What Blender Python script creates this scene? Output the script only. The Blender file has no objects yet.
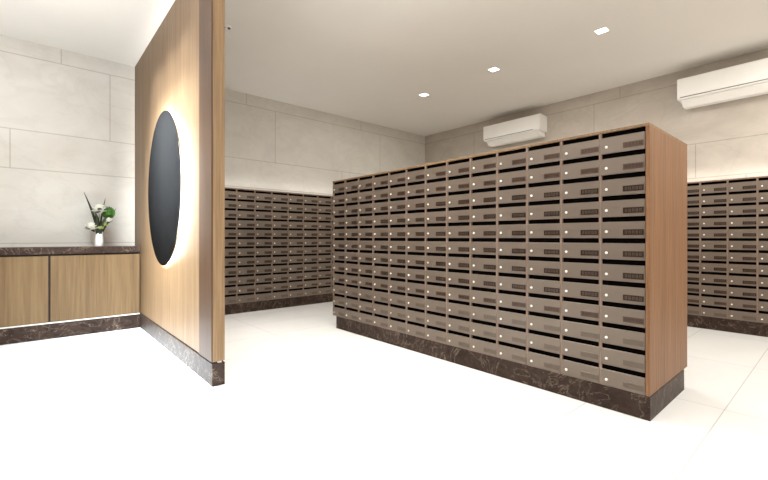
import bpy, bmesh, math, random
from mathutils import Vector, Matrix
random.seed(7)
scene = bpy.context.scene
COL = scene.collection
PI = math.pi

# ------------------------------------------------------------------ layout (metres)
CAM_H = 1.25
CEIL = 3.754
Y_BACK, X_RIGHT, X_LEFT, Y_FRONT = 6.868, 7.355, -2.3, -2.6

# ------------------------------------------------------------------ helpers
def srgb(r, g, b):
    f = lambda c: (c/255/12.92) if c/255 <= .04045 else ((c/255+.055)/1.055)**2.4
    return (f(r), f(g), f(b), 1)

def box(bm, x0, x1, y0, y1, z0, z1, bev=0, mi=0, seg=2):
    r = bmesh.ops.create_cube(bm, size=1)
    vs = r['verts']
    for v in vs:
        v.co = Vector(((x0+x1)/2 + v.co.x*(x1-x0), (y0+y1)/2 + v.co.y*(y1-y0), (z0+z1)/2 + v.co.z*(z1-z0)))
    fs = {f for v in vs for f in v.link_faces}
    for f in fs: f.material_index = mi
    if bev:
        es = {e for v in vs for e in v.link_edges}
        o = bmesh.ops.bevel(bm, geom=list(es), offset=bev, segments=seg, affect='EDGES', profile=.5)
        for f in o['faces']: f.material_index = mi

def lathe(bm, prof, c=(0, 0, 0), n=24, axis='Z', mi=0, sx=1, sy=1):
    rings = []
    for r, z in prof:
        ring = []
        for i in range(n):
            a = 2*PI*i/n
            p = (r*math.cos(a)*sx, r*math.sin(a)*sy, z)
            if axis == 'Y': p = (p[0], z, p[1])
            if axis == 'X': p = (z, p[0], p[1])
            ring.append(bm.verts.new(Vector(p)+Vector(c)))
        rings.append(ring)
    for a, b in zip(rings, rings[1:]):
        for i in range(n):
            f = bm.faces.new((a[i], a[(i+1) % n], b[(i+1) % n], b[i])); f.material_index = mi; f.smooth = True
    for ring in (rings[0], rings[-1]):
        f = bm.faces.new(ring); f.material_index = mi
    return rings

def tube(bm, pts, rads, n=8, mi=0):
    rings = []
    pts = [Vector(p) for p in pts]
    for i, p in enumerate(pts):
        d = (pts[min(i+1, len(pts)-1)] - pts[max(i-1, 0)]).normalized()
        u = d.cross(Vector((0.3, 1, 0.2))).normalized(); w = d.cross(u)
        rings.append([bm.verts.new(p + (u*math.cos(2*PI*k/n)+w*math.sin(2*PI*k/n))*rads[i]) for k in range(n)])
    for a, b in zip(rings, rings[1:]):
        for i in range(n):
            f = bm.faces.new((a[i], a[(i+1) % n], b[(i+1) % n], b[i])); f.smooth = True; f.material_index = mi
    bm.faces.new(rings[0]).material_index = mi; bm.faces.new(rings[-1]).material_index = mi

def obj(name, bm, mats, parent=None, loc=None):
    bmesh.ops.recalc_face_normals(bm, faces=bm.faces[:])
    me = bpy.data.meshes.new(name); bm.to_mesh(me); bm.free()
    for m in (mats if isinstance(mats, (list, tuple)) else [mats]): me.materials.append(m)
    o = bpy.data.objects.new(name, me); COL.objects.link(o)
    if parent: o.parent = parent
    if loc: o.location = loc
    return o

def bx(name, dims, mat, parent=None, bev=0, label=None):
    bm = bmesh.new(); box(bm, *dims, bev=bev)
    o = obj(name, bm, mat, parent)
    if label: o['label'] = label
    return o

def thing(name, label, cat, loc=(0, 0, 0), rotz=0, group=None):
    o = bpy.data.objects.new(name, None); COL.objects.link(o)
    o.empty_display_size = .1
    o.location = loc; o.rotation_euler = (0, 0, rotz)
    tag(o, label, cat, group)
    return o

def tag(o, label, cat, group=None):
    o['label'] = label; o['category'] = cat
    if group: o['group'] = group
    return o

def struct(name, dims, mat):
    bm = bmesh.new(); box(bm, *dims)
    o = obj(name, bm, mat); o['kind'] = 'structure'
    return o

def dup(root, loc, label):
    r = root.copy(); COL.objects.link(r); r.location = loc; r['label'] = label
    for ch in list(root.children):
        c = ch.copy(); COL.objects.link(c); c.parent = r
        for g in list(ch.children):
            d = g.copy(); COL.objects.link(d); d.parent = c
    return r

# ------------------------------------------------------------------ materials
class NT:
    def __init__(s, name):
        s.m = bpy.data.materials.new(name); s.m.use_nodes = True
        s.t = s.m.node_tree; s.b = s.t.nodes['Principled BSDF']
    def n(s, typ, **kw):
        nd = s.t.nodes.new(typ)
        for k, v in kw.items():
            if k in nd.inputs.keys() if isinstance(k, str) else False: nd.inputs[k].default_value = v
            else: setattr(nd, k, v)
        return nd
    def l(s, a, b): s.t.links.new(a, b)
    def math(s, op, a, b=None, c=None):
        nd = s.t.nodes.new('ShaderNodeMath'); nd.operation = op
        for i, v in enumerate((a, b, c)):
            if v is None: continue
            if isinstance(v, (int, float)): nd.inputs[i].default_value = v
            else: s.l(v, nd.inputs[i])
        return nd.outputs[0]
    def ramp(s, fac, stops):
        nd = s.t.nodes.new('ShaderNodeValToRGB'); cr = nd.color_ramp
        while len(cr.elements) < len(stops): cr.elements.new(.5)
        for e, (p, c) in zip(cr.elements, stops): e.position = p; e.color = c
        s.l(fac, nd.inputs[0]); return nd.outputs[0]
    def mix(s, fac, a, b, mode='MIX'):
        nd = s.t.nodes.new('ShaderNodeMixRGB'); nd.blend_type = mode
        for i, v in enumerate((fac, a, b)):
            if isinstance(v, (int, float)): nd.inputs[i].default_value = v
            elif isinstance(v, tuple): nd.inputs[i].default_value = v
            else: s.l(v, nd.inputs[i])
        return nd.outputs[0]
    def noise(s, vec, scale, detail=4, rough=.55, dist=0):
        nd = s.t.nodes.new('ShaderNodeTexNoise')
        nd.inputs['Scale'].default_value = scale; nd.inputs['Detail'].default_value = detail
        nd.inputs['Roughness'].default_value = rough; nd.inputs['Distortion'].default_value = dist
        if vec is not None: s.l(vec, nd.inputs['Vector'])
        return nd.outputs['Fac']
    def pos(s): return s.t.nodes.new('ShaderNodeNewGeometry').outputs['Position']
    def objco(s): return s.t.nodes.new('ShaderNodeTexCoord').outputs['Object']
    def scale(s, vec, sc):
        nd = s.t.nodes.new('ShaderNodeMapping'); nd.inputs['Scale'].default_value = sc
        s.l(vec, nd.inputs['Vector']); return nd.outputs[0]
    def xyz(s, vec):
        nd = s.t.nodes.new('ShaderNodeSeparateXYZ'); s.l(vec, nd.inputs[0]); return nd.outputs

def plain(name, col, rough=.5, metal=0, noise=.06, nscale=8, emit=None, estr=0, spec=None):
    t = NT(name)
    f = t.noise(t.objco(), nscale, 3)
    d = tuple(c*(1-noise) for c in col[:3])+(1,); l = tuple(min(1, c*(1+noise)) for c in col[:3])+(1,)
    t.l(t.ramp(f, [(.3, d), (.7, l)]), t.b.inputs['Base Color'])
    t.b.inputs['Roughness'].default_value = rough; t.b.inputs['Metallic'].default_value = metal
    if spec is not None: t.b.inputs['Specular IOR Level'].default_value = spec
    if emit:
        t.b.inputs['Emission Color'].default_value = emit; t.b.inputs['Emission Strength'].default_value = estr
    return t.m

def wood(name, dark, mid, light, rough=.45, gs=1.0, band=.25):
    t = NT(name)
    p = t.pos()
    fine = t.noise(t.scale(p, (60*gs, 60*gs, 1.6)), 1.0, 5, .6, .3)
    wide = t.noise(t.scale(p, (9*gs, 9*gs, .25)), 1.0, 3, .5, .2)
    f = t.math('ADD', t.math('MULTIPLY', fine, 1-band), t.math('MULTIPLY', wide, band))
    t.l(t.ramp(f, [(.33, dark), (.5, mid), (.66, light)]), t.b.inputs['Base Color'])
    t.b.inputs['Roughness'].default_value = rough
    t.b.inputs['Specular IOR Level'].default_value = .3
    return t.m

def tile_wall(name, axis, rows, zs, period, lo, hi, rough=.35):
    """rows: (z_low, z_high, offset) for the upright joints, zs: level joints"""
    t = NT(name)
    p = t.pos(); X = t.xyz(p); u = X[axis]; z = X[2]
    m = None
    w = .006
    for z0 in zs:
        k = t.math('LESS_THAN', t.math('ABSOLUTE', t.math('SUBTRACT', z, z0)), w)
        m = k if m is None else t.math('MAXIMUM', m, k)
    for (za, zb, off) in rows:
        q = t.math('PINGPONG', t.math('SUBTRACT', u, off), period/2)
        k = t.math('MULTIPLY', t.math('LESS_THAN', q, w), t.math('MULTIPLY', t.math('GREATER_THAN', z, za), t.math('LESS_THAN', z, zb)))
        m = t.math('MAXIMUM', m, k)
    cloud = t.noise(t.scale(p, (.8, .8, 1.3)), 1.6, 6, .62, .9)
    vein = t.noise(t.scale(p, (.7, .7, 1.2)), 1.3, 8, .6, 1.5)
    vein = t.math('ABSOLUTE', t.math('SUBTRACT', vein, .5))
    col = t.ramp(cloud, [(.3, lo), (.68, hi)])
    vm = t.ramp(vein, [(0, (.80, .80, .80, 1)), (.035, (1, 1, 1, 1))])
    col = t.mix(.25, col, vm, 'MULTIPLY')
    dk = t.mix(1.0, col, (.74, .71, .67, 1), 'MULTIPLY')
    t.l(t.mix(m, col, dk), t.b.inputs['Base Color'])
    t.b.inputs['Roughness'].default_value = rough
    t.b.inputs['Specular IOR Level'].default_value = .3
    return t.m

def floor_mat():
    t = NT('white_stone_tile')
    p = t.pos(); X = t.xyz(p)
    w = .0035
    qy = t.math('LESS_THAN', t.math('PINGPONG', t.math('SUBTRACT', X[1], .58), .715/2), w)
    qx = t.math('LESS_THAN', t.math('PINGPONG', t.math('SUBTRACT', X[0], .924), .715), w)
    m = t.math('MAXIMUM', qx, qy)
    cl = t.noise(p, 1.1, 6, .6, 1.0)
    col = t.ramp(cl, [(.3, (.82, .812, .79, 1)), (.65, (.865, .86, .845, 1))])
    t.l(t.mix(m, col, (.56, .55, .535, 1)), t.b.inputs['Base Color'])
    t.b.inputs['Roughness'].default_value = .28
    t.b.inputs['Specular IOR Level'].default_value = .35
    return t.m

def marble(name, base, mid, vein):
    t = NT(name)
    p = t.pos()
    a = t.noise(p, 9, 8, .7, 1.2)
    v = t.math('ABSOLUTE', t.math('SUBTRACT', t.noise(p, 2.4, 7, .62, 2.0), .5))
    col = t.ramp(a, [(.32, base), (.62, mid), (.78, vein)])
    vm = t.ramp(v, [(0, (1, 1, 1, 1)), (.010, (0, 0, 0, 1))])
    t.l(t.mix(t.math('MULTIPLY', vm, .75), col, vein), t.b.inputs['Base Color'])
    t.b.inputs['Roughness'].default_value = .42
    t.b.inputs['Specular IOR Level'].default_value = .1
    return t.m

W_LO, W_HI = srgb(205, 200, 191), srgb(215, 211, 203)
M_WALL_A = tile_wall('stone_tile_back_wall', 0, [(3.555, 4, .3), (2.612, 3.555, .841), (2.12, 2.612, -.2), (1.175, 2.12, 2.0)],
                     [3.555, 2.612, 2.12, 1.175], 2.52, W_LO, W_HI)
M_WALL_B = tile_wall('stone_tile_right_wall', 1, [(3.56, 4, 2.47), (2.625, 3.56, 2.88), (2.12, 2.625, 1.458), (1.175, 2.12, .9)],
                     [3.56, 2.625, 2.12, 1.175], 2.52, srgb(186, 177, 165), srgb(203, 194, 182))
M_TIMBER = wood('dark_timber_lining', srgb(70, 54, 42), srgb(90, 71, 56), srgb(104, 84, 68))
M_PLASTER = plain('matt_wall_paint', srgb(226, 220, 210), .8, nscale=2, noise=.02)
M_CEIL = plain('matt_ceiling_paint', srgb(235, 231, 224), .9, nscale=1.2, noise=.015)
M_FLOOR = floor_mat()
M_PANEL = wood('oak_veneer', srgb(102, 78, 54), srgb(117, 92, 65), srgb(131, 105, 77), .5, 1.0, .3)
M_CAP = wood('oak_edge_veneer', srgb(116, 92, 66), srgb(134, 108, 79), srgb(148, 122, 92), .55)
M_STRIP = wood('dark_oak_veneer', srgb(62, 42, 27), srgb(72, 50, 32), srgb(82, 58, 39), .5)
M_DOORWOOD = wood('cabinet_oak_veneer', srgb(98, 77, 51), srgb(114, 91, 62), srgb(127, 104, 73), .5, .8, .45)
M_ENDWOOD = wood('walnut_veneer', srgb(106, 74, 48), srgb(130, 93, 63), srgb(144, 107, 76), .5, .8, .3)
M_MARBLE = marble('brown_marble', srgb(40, 30, 26), srgb(70, 56, 48), srgb(138, 122, 108))
M_BLACK = plain('dark_interior', (.004, .003, .003, 1), .95, spec=0)
M_DIV = wood('divider_veneer', srgb(116, 94, 80), srgb(136, 113, 97), srgb(150, 128, 112), .5)
M_BOX = plain('taupe_metal', srgb(121, 108, 96), .36, .3, .05, 3)
M_GAP = plain('dark_rebate', srgb(46, 34, 28), .8)
M_KNOB = plain('polished_lock', srgb(248, 244, 232), .25, .2, emit=None)
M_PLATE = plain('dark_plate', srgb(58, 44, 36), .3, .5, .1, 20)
M_PLATE_REFL_MID = plain('plate_faint_reflection', srgb(86, 68, 57), .3, .4, .1, 20)  # this and the pale pair carry room reflections in their base colour
M_PLATE_REFL_PALE = plain('plate_pale_reflection', srgb(104, 92, 80), .34, .35, .06, 20)
M_MARK_REFL_PALE = plain('plate_marking_pale_reflection', srgb(96, 84, 73), .4, .2)
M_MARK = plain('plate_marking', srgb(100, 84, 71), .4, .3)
M_WHITE = plain('white_plastic', srgb(247, 245, 240), .4, 0, .01)
M_WHITE2 = plain('white_plastic_flap', srgb(243, 240, 234), .45, 0, .01)
M_GREYLINE = plain('grey_seam', srgb(120, 115, 108), .6)
M_CERAMIC = plain('white_ceramic', srgb(244, 242, 236), .25, 0, .01)
M_PETAL = plain('white_petal', srgb(246, 244, 232), .55, 0, .04, 30)
M_PETALG = plain('pale_green_petal', srgb(186, 200, 120), .55, 0, .1, 40)
M_LEAF = plain('green_leaf', srgb(58, 104, 30), .45, 0, .3, 40)
M_LEAFB = plain('bright_green_leaf', srgb(62, 104, 26), .5, 0, .35, 60)
M_BLADE = plain('dark_blade_leaf', srgb(38, 46, 28), .45, 0, .25, 30)
M_STEM = plain('green_stem', srgb(70, 92, 42), .5, 0, .2, 30)
M_LED = plain('lit_led', (1, .95, .88, 1), .5, emit=(1, .95, .87, 1), estr=6)
M_LENS = plain('lit_lamp_lens', (1, .97, .92, 1), .5, emit=(1, .97, .92, 1), estr=6)
M_CHROME = plain('brushed_metal', srgb(190, 186, 178), .3, .9, .03)
M_SENSOR = plain('dark_sensor', srgb(96, 88, 74), .5, .2)

def mirror_mat():
    t = NT('smoked_mirror_glass')
    p = t.pos(); n = t.noise(p, 2.2, 5, .6, .6)
    t.l(t.ramp(n, [(.3, srgb(31, 30, 30)), (.7, srgb(36, 35, 34))]), t.b.inputs['Base Color'])
    t.b.inputs['Roughness'].default_value = .35
    t.b.inputs['Specular IOR Level'].default_value = .0
    return t.m
M_MIRROR = mirror_mat()

# ------------------------------------------------------------------ the setting
struct('floor', (X_LEFT-.2, X_RIGHT+.2, Y_FRONT-.2, Y_BACK+.2, -.1, 0), M_FLOOR)
struct('ceiling', (X_LEFT-.2, X_RIGHT+.2, Y_FRONT-.2, Y_BACK+.2, CEIL, CEIL+.1), M_CEIL)
struct('wall_back', (X_LEFT-.2, X_RIGHT+.2, Y_BACK, Y_BACK+.2, 0, CEIL), M_WALL_A)
struct('wall_right', (X_RIGHT, X_RIGHT+.2, Y_FRONT-.2, Y_BACK, 0, CEIL), M_WALL_B)
struct('wall_left', (X_LEFT-.2, X_LEFT, Y_FRONT-.2, Y_BACK, 0, CEIL), M_TIMBER)
struct('wall_front', (X_LEFT, X_RIGHT, Y_FRONT-.2, Y_FRONT, 0, CEIL), M_PLASTER)

# ------------------------------------------------------------------ mailbox banks
# local frame of a bank: x runs left to right as seen from the front, y into the bank, z up
DOOR_H, ROW = .1215, .1548

def door_mesh(w):
    bm = bmesh.new()
    box(bm, 0, w, 0, .016, 0, DOOR_H, bev=.0025)
    return bm
def lock_mesh():
    bm = bmesh.new()
    lathe(bm, [(.0005, -.009), (.0075, -.009), (.0100, -.006), (.0100, 0)], n=12, axis='Y')
    return bm
def plate_mesh():
    bm = bmesh.new()
    box(bm, 0, .130, -.0035, 0, 0, .040, bev=.001, mi=0, seg=1)
    for k in range(5):                       # small raised figures, too small to read in the photograph
        x = .014 + k*.0225
        for (a, b, c, d) in ((0, .013, .010, .013), (0, .013, .027, .030), (0, .003, .010, .030), (.010, .013, .010, .030)):
            if k == 2 and c == .010 and d == .013: continue
            box(bm, x+a, x+b, -.0045, -.003, c, d, mi=1)
    return bm

def bank(name, label, loc, rotz, ncols, pitch, depth, H, zb, nparts, end_left, end_right, back_wood, wood_m,
         plinth, end_t=.025):
    """ncols columns of 12 mailboxes, column 0 leftmost; nparts doors become parts, the rest one 'stuff' part"""
    root = thing(name, label, 'mailbox bank', loc, rotz)
    W = ncols*pitch; D = depth
    top_t = .018; TT = H - top_t
    row = (TT - zb)/12.0
    dh = row - .036
    # carcass
    bx('carcass', (0, W, .022, D-(.02 if back_wood else 0), zb, TT), M_BLACK, root, label='dark inside of the mailboxes')
    bx('top_panel', (-end_t*(end_left), W+end_t*end_right, 0, D, TT, H), M_CAP if back_wood else wood_m, root, .0015)
    if end_left: bx('end_panel', (-end_t, 0, 0, D, zb, TT), wood_m, root, .0015)
    if end_right: bx('end_panel', (W, W+end_t, 0, D, zb, TT), wood_m, root, .0015)
    if back_wood: bx('back_panel', (0, W, D-.02, D, zb, TT), wood_m, root)
    bx('plinth', plinth, M_MARBLE, root, .003, label='dark brown veined marble plinth')
    # upright dividers
    bm = bmesh.new(); box(bm, -.0095, .0095, .004, .022, zb, TT)
    dv = None
    for c in range(ncols+1):
        if c == 0: x = .0095 if not end_left else .001
        elif c == ncols:
            if end_right: continue
            x = W-.0095
        else: x = c*pitch
        if dv is None: dv = obj('divider', bm, M_DIV, root, (x, 0, 0))
        else:
            d = dv.copy(); COL.objects.link(d); d.parent = root; d.location = (x, 0, 0)
    # the mailbox doors
    dw = pitch - .008
    spots = []
    for c in range(ncols):
        for r in range(12):
            spots.append((c, r, c*pitch + .0045, TT - (r+1)*row))
    mid = [s for s in spots]
    mid.sort(key=lambda s: nparts[1](s))
    singles, rest = mid[:nparts[0]], mid[nparts[0]:]
    def reflection_tone(r):
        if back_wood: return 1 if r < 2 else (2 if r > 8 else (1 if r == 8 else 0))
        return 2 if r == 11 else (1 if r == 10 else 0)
    def dbm():
        bm = bmesh.new(); box(bm, 0, dw, 0, .016, 0, dh, bev=.0025, seg=1); return bm
    d0 = None
    lz = dh*.40; lx = .040
    px, pz = dw-.130-.006, dh*.5-.020-.016
    for (c, r, x, z) in singles:
        if d0 is None:
            d0 = obj('mailbox_door', dbm(), M_BOX, root, (x, 0, z))
            lk = obj('lock', lock_mesh(), M_KNOB, d0, (lx, 0, lz)); lk['label'] = 'small bright round lock'
            plates = []
            for mats, lab in (([M_PLATE, M_MARK], 'small dark plate'), ([M_PLATE_REFL_MID, M_PLATE], 'small dark plate with a faint painted reflection'),
                              ([M_PLATE_REFL_PALE, M_MARK_REFL_PALE], 'small dark plate with a pale painted reflection')):
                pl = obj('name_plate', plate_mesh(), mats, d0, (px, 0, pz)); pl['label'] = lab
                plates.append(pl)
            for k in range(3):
                if k != reflection_tone(r): COL.objects.unlink(plates[k]); plates[k].parent = None
        else:
            d = d0.copy(); COL.objects.link(d); d.parent = root; d.location = (x, 0, z)
            for ch in (lk, plates[reflection_tone(r)]):
                e = ch.copy(); COL.objects.link(e); e.parent = d
    for pl in plates:
        if not pl.users_collection and pl.parent is None: bpy.data.objects.remove(pl)
    if rest:
        tmp = bpy.data.meshes.new('tmp')
        bm = bmesh.new()
        for src, off, mo in ((dbm, (0, 0, 0), 0), (lock_mesh, (lx, 0, lz), 1), (plate_mesh, (px, 0, pz), 2)):
            for (c, r, x, z) in rest:
                s = src(); n0 = len(bm.faces)
                for f in s.faces: f.material_index += mo + (2*reflection_tone(r) if mo == 2 else 0)
                bmesh.ops.translate(s, verts=s.verts[:], vec=(x+off[0], off[1], z+off[2]))
                s.to_mesh(tmp); s.free(); bm.from_mesh(tmp)
        bpy.data.meshes.remove(tmp)
        o = obj('mailbox_doors', bm, [M_BOX, M_KNOB, M_PLATE, M_MARK, M_PLATE_REFL_MID, M_PLATE, M_PLATE_REFL_PALE, M_MARK_REFL_PALE], root)
        o['kind'] = 'stuff'; o['label'] = 'doors of the farthest mailbox columns'
    return root

RZ = -PI/2
# freestanding island (front faces -X)
IX, IY0, IY1, IXB = 3.1634, .878, 4.718, 4.149
PI_ = (4.713-.903)/13
bank('mailbox_island', 'long freestanding mailbox bank with a wooden end panel and dark marble plinth in mid floor',
     (IX, 4.713, 0), RZ, 13, PI_, IXB-IX, 2.032, .166,
     (100, lambda s: (-s[0], abs(s[1]-5.5))), 0, 1, True, M_ENDWOOD,
     (.095, 13*PI_+.025+.004, -.002, IXB-IX-.115, 0, .166))
# bank on the back wall (front faces -Y)
bank('wall_mailbox_bank', 'dark mailbox bank against the back wall, seen between the wood partition and the island',
     (2.233, 6.5756, 0), 0, 8, .3087, Y_BACK-.004-6.5756, 2.055, .165,
     (100, lambda s: s[0]), 1, 1, False, M_DIV,
     (-.02, 8*.3087+.02, .004, Y_BACK-.004-6.5756, 0, .165))
# bank on the right wall (front faces -X)
bank('wall_mailbox_bank', 'mailbox bank against the right wall, under the air conditioner cut off by the frame',
     (6.936, 1.325+2*.2915, 0), RZ, 6, .2915, X_RIGHT-.004-6.936, 2.021, .171,
     (100, lambda s: s[0]), 1, 1, False, M_DIV,
     (-.02, 6*.2915+.02, .004, X_RIGHT-.004-6.936, 0, .171))

# ------------------------------------------------------------------ wood partition with the lit mirror
PX, PT, PY0, PY1 = 1.1434, .0995, 3.4856, Y_BACK-.004
pt = thing('partition', 'tall oak veneered partition panel on a marble plinth, reaching the ceiling', 'partition', (PX, PY0, 0))
L = PY1-PY0
bx('wood_panel', (0, PT, .012, L, .204, CEIL-.003), M_PANEL, pt, .002)
bx('edge_strip', (-.010, -.0005, 0, .337, .204, CEIL-.003), M_STRIP, pt, .002, 'darker upright veneer strip')
bx('end_cap', (0, PT, 0, .0115, .204, CEIL-.003), M_CAP, pt, .0015)
bx('shadow_gap', (.010, PT-.010, .010, L, .188, .206), M_GAP, pt, label='dark shadow gap')
bx('plinth', (-.006, PT, -.002, L, 0, .190), M_MARBLE, pt, .003, 'brown veined marble plinth')
bx('metal_clip', (PT*.4, PT*.72, -.0035, .012, .192, .203), M_CHROME, pt, .001, 'small bright metal clip')

MY, MZ, MA, MB_ = 5.063, 1.799, .7295, .866
def ell(bm, x0, x1, a, b, n=96, bev=.006, mi=0):
    lathe(bm, [(1e-3, x0), (1-bev/a, x0), (1, x0+bev), (1, x1), (1e-3, x1)] , n=n, axis='X', sx=a, sy=b, mi=mi)
mr = thing('mirror', 'large dark oval backlit mirror on the oak partition', 'mirror', (PX, MY, MZ))
bm = bmesh.new(); ell(bm, -.034, -.026, MA, MB_, bev=.004); obj('glass', bm, M_MIRROR, mr)
bm = bmesh.new(); ell(bm, -.0255, -.001, MA-.070, MB_-.070); obj('backing', bm, M_WHITE, mr)['label'] = 'white backing box hidden behind the glass'
bm = bmesh.new()
n = 96; R1 = []
for i in range(n):
    a = 2*PI*i/n
    p = Vector((-.015, (MA-.056)*math.cos(a), (MB_-.056)*math.sin(a)))
    rad = Vector((0, math.cos(a), math.sin(a)))
    R1.append([bm.verts.new(p + Vector((1, 0, 0))*.007*math.cos(k*PI/3) + rad*.007*math.sin(k*PI/3)) for k in range(6)])
for i in range(n):
    A, B = R1[i], R1[(i+1) % n]
    for k in range(6): bm.faces.new((A[k], A[(k+1) % 6], B[(k+1) % 6], B[k]))
obj('light_strip', bm, M_LED, mr)['label'] = 'lit strip behind the glass'

# ------------------------------------------------------------------ low console with marble top
CY = 6.4436
cn = thing('console_cabinet', 'low oak console cabinet with dark marble plinth along the back wall', 'cabinet', (0, CY, 0))
cx1 = PX-.010
xs = [cx1, .179, -.799, -1.777]
bx('carcass', (xs[3]-.02, cx1, .030, Y_BACK-.004-CY, .19, 1.040), M_GAP, cn, label='dark inside showing at the gaps')
bx('plinth', (xs[3]-.02, cx1, 0, Y_BACK-.004-CY, 0, .188), M_MARBLE, cn, .003, 'brown veined marble plinth')
bx('light_rail', (xs[3]-.02, cx1, .002, .030, .188, .200), M_WHITE2, cn, label='thin pale strip over the plinth')
d0 = None
for k in range(3):
    w = xs[k]-xs[k+1]-.022 if k else xs[0]-xs[1]-.002
    bm = bmesh.new(); box(bm, 0, w, 0, .022, .203, 1.020, bev=.0015)
    obj('door', bm, M_DOORWOOD, cn, (xs[k+1]+.0, .008, 0))
ct = bx('countertop', (xs[3]-.04, cx1, CY, Y_BACK-.004, 1.0425, 1.128), M_MARBLE, None, .004)
tag(ct, 'brown marble countertop slab lying on the oak console', 'countertop')

# ------------------------------------------------------------------ vase and flowers
VX, VY, VZ = .690, 6.65, 1.129
bm = bmesh.new()
prof = [(.001, 0), (.049, 0), (.052, .006), (.051, .06), (.048, .12), (.045, .17), (.045, .200), (.041, .200), (.040, .17), (.041, .10), (.001, .03)]
lathe(bm, prof, n=32)
va = obj('vase', bm, M_CERAMIC, None, (VX, VY, VZ)); tag(va, 'small white ceramic vase on the marble countertop by the partition', 'vase')

def at(u, v, dy=0):
    """point on the bouquet's plane from measured positions (already metres)"""
    return Vector((VX + u, VY + dy, VZ + v))
MOUTH = Vector((VX, VY, VZ+.195))
def stem(bm, tip, r=.004, mi=0, sway=.02):
    a = Vector((VX + (tip.x-VX)*.10, VY + (tip.y-VY)*.1, VZ+.06))
    b = MOUTH + (tip-MOUTH)*.02 + Vector(((tip.x-VX)*.08, 0, 0))
    m = (b+tip)/2 + Vector((-(tip.x-VX)*.15, 0, sway))
    tube(bm, [a, b, m, tip], [r, r, r, r*.8], 8, mi)

def petal(bm, base, d, up, length, width, cup, mi=0, nu=6, nv=5):
    d = d.normalized(); side = d.cross(up).normalized(); nrm = side.cross(d).normalized()
    g = []
    for i in range(nu+1):
        t = i/nu; w = width*(math.sin(PI*min(1, t*.92+.06))**.7)
        row = []
        for j in range(nv+1):
            s = j/nv*2-1
            row.append(bm.verts.new(base + d*length*t + side*w*s*.5 + nrm*(cup*t*t*length + abs(s)**2*w*.22)))
        g.append(row)
    for i in range(nu):
        for j in range(nv):
            f = bm.faces.new((g[i][j], g[i][j+1], g[i+1][j+1], g[i+1][j])); f.smooth = True; f.material_index = mi

def rose(name, label, c, r, seed):
    rnd = random.Random(seed)
    root = thing(name, label, 'flower', c, 0, 'white blooms in the vase')
    bm = bmesh.new()
    for ring, (k, tilt, ln, wd) in enumerate(((5, 1.1, 1.15, .75), (6, .75, 1.2, .85), (8, .3, 1.2, .9), (8, -.25, 1.15, .9))):
        for i in range(k):
            a = 2*PI*(i+.5*(ring % 2))/k + rnd.uniform(-.15, .15)
            d = Vector((math.cos(a)*math.cos(tilt), math.sin(a)*math.cos(tilt)-.25, math.sin(tilt)))
            petal(bm, Vector((0, 0, -r*.25)), d, Vector((0, 0, 1)), r*ln, r*wd, .25)
    bmesh.ops.create_icosphere(bm, subdivisions=2, radius=r*.62)
    obj('petals', bm, M_PETAL, root)
    bm = bmesh.new(); lathe(bm, [(.001, r*.3), (r*.22, r*.4), (r*.2, r*.6), (.001, r*.72)], n=12)
    obj('flower_centre', bm, M_PETALG, root)
    bm = bmesh.new(); stem(bm, Vector(c)+Vector((0, 0, -r*.25)))
    bmesh.ops.translate(bm, verts=bm.verts[:], vec=-Vector(c)); obj('stem', bm, M_STEM, root)
    # a couple of dark leaves under the bloom
    bm = bmesh.new()
    for i in range(3):
        a = rnd.uniform(PI, 2*PI)
        petal(bm, Vector((0, 0, -r*.45)), Vector((math.cos(a), -.5, -.35+.3*i)), Vector((0, 0, 1)), r*1.25, r*.7, .1)
    obj('leaf', bm, M_BLADE, root)
    return root
S_ = .0108     # metres per photo pixel at the bouquet
def px(u, v, dy=0): return (VX + (u-99.3)*S_, VY + dy, VZ + (246.2-v)*.0135)
rose('white_flower', 'large white bloom at the top of the bouquet, left of the green bloom', px(99.5, 209.5, -.01), .082, 1)
rose('white_flower', 'white bloom hanging lowest and farthest left in the vase', px(91, 227, -.03), .068, 2)
rose('white_flower', 'smallest white bloom, right side of the bouquet below the green bloom', px(109.3, 220, -.05), .042, 3)

# round green bloom
c = Vector(px(109, 212.3, 0))
gb = thing('green_bloom', 'round bright green bloom on the right of the bouquet', 'flower', c)
bm = bmesh.new(); r = .074
bmesh.ops.create_icosphere(bm, subdivisions=2, radius=r*.86)
for i in range(90):
    z = 1-2*(i+.5)/90; a = i*2.39996; q = math.sqrt(1-z*z)
    d = Vector((q*math.cos(a), q*math.sin(a), z))
    s = Vector((-d.y, d.x, .2)).normalized()
    petal(bm, d*r*.78, (d+s*.8).normalized(), d, r*.42, r*.34, .2, nu=3, nv=2)
for v in bm.verts: v.co.x *= .95
obj('floret_head', bm, M_LEAFB, gb)
bm = bmesh.new(); stem(bm, c); bmesh.ops.translate(bm, verts=bm.verts[:], vec=-c); obj('stem', bm, M_STEM, gb)

# pale green filler sprig
c = Vector(px(100, 227, -.045))
sp = thing('green_sprig', 'pale green sprig just above the vase rim', 'foliage', c)
bm = bmesh.new()
for i in range(16):
    a = i*2.4; t = i/16
    petal(bm, Vector((.0, 0, -.03)), Vector((math.cos(a), math.sin(a)*.7-.3, .2+t)), Vector((0, 0, 1)), .05+.01*(i % 3), .03, .2)
for i in range(5):
    petal(bm, Vector((.03, 0, .02)), Vector((.6+.1*i, -.3, .7-.2*i)), Vector((0, 0, 1)), .06, .032, .15)
obj('leaves', bm, M_PETALG, sp)
bm = bmesh.new(); stem(bm, c); bmesh.ops.translate(bm, verts=bm.verts[:], vec=-c); obj('stem', bm, M_STEM, sp)

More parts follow.
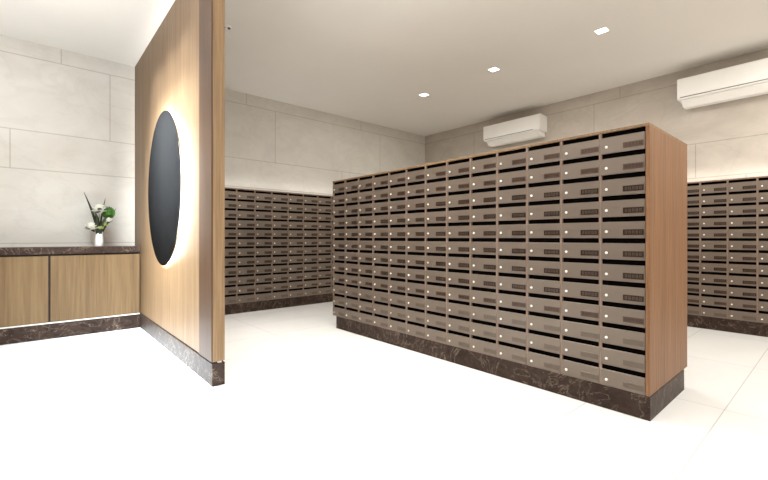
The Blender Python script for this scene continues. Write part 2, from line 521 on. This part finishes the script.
# broad dark leaves and slim blades
def blade(label, pts, w, mat, name='blade_leaf'):
    bm = bmesh.new(); pts = [Vector(p) for p in pts]; g = []
    N = 14
    def bez(t):
        q = pts[:]
        while len(q) > 1: q = [a.lerp(b, t) for a, b in zip(q, q[1:])]
        return q[0]
    for i in range(N+1):
        t = i/N; p = bez(t); d = (bez(min(1, t+.01))-bez(max(0, t-.01))).normalized()
        side = d.cross(Vector((0, 1, 0))).normalized(); ww = w*(math.sin(PI*(.12+.86*t))**.8)
        g.append([bm.verts.new(p - side*ww/2), bm.verts.new(p + Vector((0, -ww*.25, 0))), bm.verts.new(p + side*ww/2), bm.verts.new(p+Vector((0, ww*.1+.001, 0)))])
    for a, b in zip(g, g[1:]):
        for k in range(4):
            f = bm.faces.new((a[k], a[(k+1) % 4], b[(k+1) % 4], b[k])); f.smooth = True
    bm.faces.new(g[0]); bm.faces.new(g[-1])
    for v in bm.verts: v.co -= MOUTH
    o = obj(name, bm, mat, None, MOUTH); tag(o, label, 'leaf')
    return o
M0 = Vector((VX, VY, VZ+.19))
blade('long dark blade leaf leaning left, the tallest stalk in the vase', [M0+Vector((-.01, .0, -.1)), px(97, 222, .0), px(93, 212), px(84, 192.5)], .030, M_BLADE)
blade('thin dark blade leaf standing upright behind the top white bloom', [M0+Vector((.004, .012, -.1)), px(101, 222, .03), px(103, 210, .03), px(106.3, 197.5, .03)], .022, M_BLADE)
blade('short dark blade leaf leaning right past the green bloom', [M0+Vector((.012, .008, -.1)), px(104, 226, .03), px(112, 220, .03), px(117.5, 207, .03)], .022, M_BLADE)
blade('broad dark leaf slanting across the middle of the bouquet', [M0+Vector((.0, -.015, -.1)), px(98, 232, -.05), px(103, 224, -.06), px(107, 215, -.06)], .05, M_BLADE, 'broad_leaf')
blade('broad dark leaf tucked under the top white bloom', [M0+Vector((-.008, -.01, -.1)), px(97, 230, -.04), px(98, 220, -.07), px(95, 213, -.07)], .06, M_BLADE, 'broad_leaf')

# ------------------------------------------------------------------ air conditioners (front faces -X, local x = left to right)
def aircon(label, y_left, length=1.24):
    root = thing('air_conditioner', label, 'air conditioner', (X_RIGHT-.002, y_left, 3.14), RZ, 'wall air conditioners')
    d = .285
    def prism(prof, x0, x1, name, mat, lab=None, bev=.010):
        bm = bmesh.new()
        a = [bm.verts.new((x0, y, z)) for y, z in prof]; b = [bm.verts.new((x1, y, z)) for y, z in prof]
        n = len(prof)
        for i in range(n): bm.faces.new((a[i], a[(i+1) % n], b[(i+1) % n], b[i]))
        bm.faces.new(a); bm.faces.new(b)
        bmesh.ops.recalc_face_normals(bm, faces=bm.faces[:])
        if bev: bmesh.ops.bevel(bm, geom=bm.edges[:], offset=bev, segments=3, affect='EDGES', profile=.5)
        o = obj(name, bm, mat, root)
        if lab: o['label'] = lab
        return o
    # y negative = out from the wall
    prism([(0, .10), (0, .40), (-d+.02, .408), (-d+.004, .400), (-d+.004, .112), (-d+.03, .10)], 0, length, 'housing', M_WHITE, bev=.008)
    prism([(-d+.0035, .135), (-d+.0035, .398), (-d-.008, .392), (-d-.008, .135)], .004, length-.004, 'front_panel', M_WHITE, bev=.003)
    prism([(0, .012), (0, .0995), (-d+.034, .0995), (-d+.036, .085), (-.175, .012)], .045, length-.045, 'lower_body', M_WHITE, bev=.008)
    prism([(-d+.024, .083), (-.176, .000), (-.166, .004), (-d+.033, .0845)], .075, length-.075, 'louvre_flap', M_WHITE2, 'slanting air flap', bev=.002)
    prism([(-d+.0035, .126), (-d+.0035, .1345), (-d-.002, .1345), (-d-.002, .126)], .04, length-.14, 'seam', M_GREYLINE, 'dark shadow seam', bev=0)
    return root
aircon('white split air conditioner high on the right wall, whole above the island', 4.955, 1.235)
aircon('white split air conditioner high on the right wall, cut off by the picture edge', 1.62, 1.235)

# ------------------------------------------------------------------ recessed ceiling lights
def downlight(label, x, y):
    root = thing('ceiling_light', label, 'ceiling light', (x, y, CEIL), 0, 'square downlights')
    bm = bmesh.new()
    s, t = .072, .012
    for (a, b, c, d) in ((-s, s, -s, -s+t), (-s, s, s-t, s), (-s, -s+t, -s+t, s-t), (s-t, s, -s+t, s-t)):
        box(bm, a, b, c, d, -.008, -.0005, bev=.001, seg=1)
    obj('frame', bm, M_WHITE, root)
    bx('lens', (-s+t, s-t, -s+t, s-t, -.005, -.0005), M_LENS, root, label='lit lens')
    return root
dl = downlight('small square lit ceiling light nearest the back corner, farthest of three', 5.185, 4.869)
dup(dl, (5.185, 3.451, CEIL), 'small square lit ceiling light in the middle of the row of three')
dup(dl, (5.195, 1.945, CEIL), 'small square lit ceiling light nearest the viewer, in line with two others')

# small ceiling fitting beside the partition
sf = thing('ceiling_sensor', 'tiny dark ceiling fitting beside the top of the partition', 'sensor', (1.745, 4.842, CEIL))
bm = bmesh.new(); lathe(bm, [(.001, -.012), (.05, -.012), (.058, -.004), (.058, -.0005)], n=24); obj('base', bm, M_WHITE, sf)
for dx, dy in ((-.028, .008), (.028, -.008)):
    bm = bmesh.new(); lathe(bm, [(.001, -.026), (.014, -.024), (.018, -.016), (.018, -.011)], c=(dx, dy, 0), n=16); obj('head', bm, M_SENSOR, sf)

# ------------------------------------------------------------------ light
def area(name, loc, size, power, rot=(0, 0, 0), col=(1, .95, .88), sy=None, spread=None):
    l = bpy.data.lights.new(name, 'AREA'); l.energy = power; l.color = col; l.size = size
    if sy: l.shape = 'RECTANGLE'; l.size_y = sy
    if spread: l.spread = spread
    o = bpy.data.objects.new(name, l); COL.objects.link(o); o.location = loc; o.rotation_euler = rot
    return o
NEUTRAL_LED = (1, .99, .97)
WARM = (1, .965, .91)
NEUT = (.92, .965, 1)
area('unseen_ceiling_fill', (-.6, 3.0, CEIL-.02), 1.6, 52, col=NEUT)  # unseen fill lamps added at ceiling height to brighten the room
area('unseen_ceiling_fill', (-.4, 4.9, CEIL-.02), .8, 15, col=NEUT)
area('unseen_fill_uplight', (-1.2, 2.8, 2.3), .6, 165, (PI, 0, 0), NEUT, 2.4)  # unseen lamp added below the ceiling to whiten its left side
area('unseen_ceiling_fill', (-.2, .2, CEIL-.02), 1.6, 62, col=NEUT)
area('unseen_ceiling_fill', (2.6, -.6, CEIL-.02), 1.6, 62, col=WARM)
area('unseen_ceiling_fill', (5.7, -.6, CEIL-.02), 1.4, 85, col=WARM)
for x, y in ((5.185, 4.869), (5.185, 3.451), (5.195, 1.945)):
    area('downlight_or_fill', (x, y, CEIL-.012), .12, 21, col=WARM)
for x, y, e in ((2.3, 5.3, 16), (2.3, 3.9, 21), (2.3, 2.5, 24)):  # added fill lamps without fixtures, lifting the floor behind the partition
    area('downlight_or_fill', (x, y, CEIL-.02), .3, e, col=WARM, spread=1.6)
# LED strips lying on top of the wall banks, washing the wall above them
area('led_wash', (3.45, 6.75, 2.075), 2.3, 2.6, (PI, 0, 0), NEUTRAL_LED, .04)
area('led_wash', (7.25, 1.05, 2.04), .04, 2.8, (PI, 0, 0), NEUTRAL_LED, 1.7)
# short LED pieces round the rim of the mirror, aimed outward and down onto the panel
ring = bpy.data.lights.new('mirror_led', 'AREA'); ring.shape = 'RECTANGLE'; ring.size = .012; ring.size_y = .13
ring.energy = 1.9; ring.color = (1, .98, .94); ring.spread = math.radians(150)
for i in range(36):
    a = 2*PI*i/36
    rad = Vector((0, math.cos(a)/MA, math.sin(a)/MB_)).normalized()
    p = Vector((PX-.0235, MY+(MA-.034)*math.cos(a), MZ+(MB_-.034)*math.sin(a)))
    tang = Vector((1, 0, 0)).cross(rad)
    dirn = (rad*math.cos(math.radians(40)) + Vector((1, 0, 0))*math.sin(math.radians(40))).normalized()
    z = -dirn; y = tang.normalized(); x = y.cross(z)
    o = bpy.data.objects.new('mirror_led', ring); COL.objects.link(o)
    o.matrix_world = Matrix.Translation(p) @ Matrix((x, y, z)).transposed().to_4x4()
# downlights scalloping the partition, and an unseen wash lamp added for the glow
pw = area('unseen_partition_wash', (.2, 4.75, CEIL-.03), .2, 160, col=(.78, .90, 1), sy=1.5, spread=math.radians(64))
pw.rotation_euler = (Vector((PX, 4.75, .8))-Vector(pw.location)).to_track_quat('-Z', 'X').to_euler()
sl = bpy.data.lights.new('partition_spot', 'SPOT'); sl.energy = 130; sl.spot_size = math.radians(94); sl.spot_blend = .7; sl.color = (.80, .90, 1); sl.shadow_soft_size = .06
for y in (4.35, 4.9, 5.45):
    so = bpy.data.objects.new('partition_spot', sl); COL.objects.link(so); so.location = (.72, y, CEIL-.03)

w = bpy.data.worlds.new('world'); scene.world = w; w.use_nodes = True
w.node_tree.nodes['Background'].inputs[0].default_value = (1, .97, .93, 1)
w.node_tree.nodes['Background'].inputs[1].default_value = .2

# ------------------------------------------------------------------ camera
cam = bpy.data.cameras.new('camera'); co = bpy.data.objects.new('camera', cam); COL.objects.link(co)
co.location = (0, 0, CAM_H); co.rotation_euler = (PI/2, 0, -math.radians(41.14))
cam.sensor_width = 36; cam.lens = 36*403.76/768
cam.shift_y = -(240-237.37)/768
cam.clip_start = .05
scene.camera = co
scene.view_settings.view_transform = 'Standard'
scene.view_settings.look = 'None'
scene.view_settings.exposure = 0.06
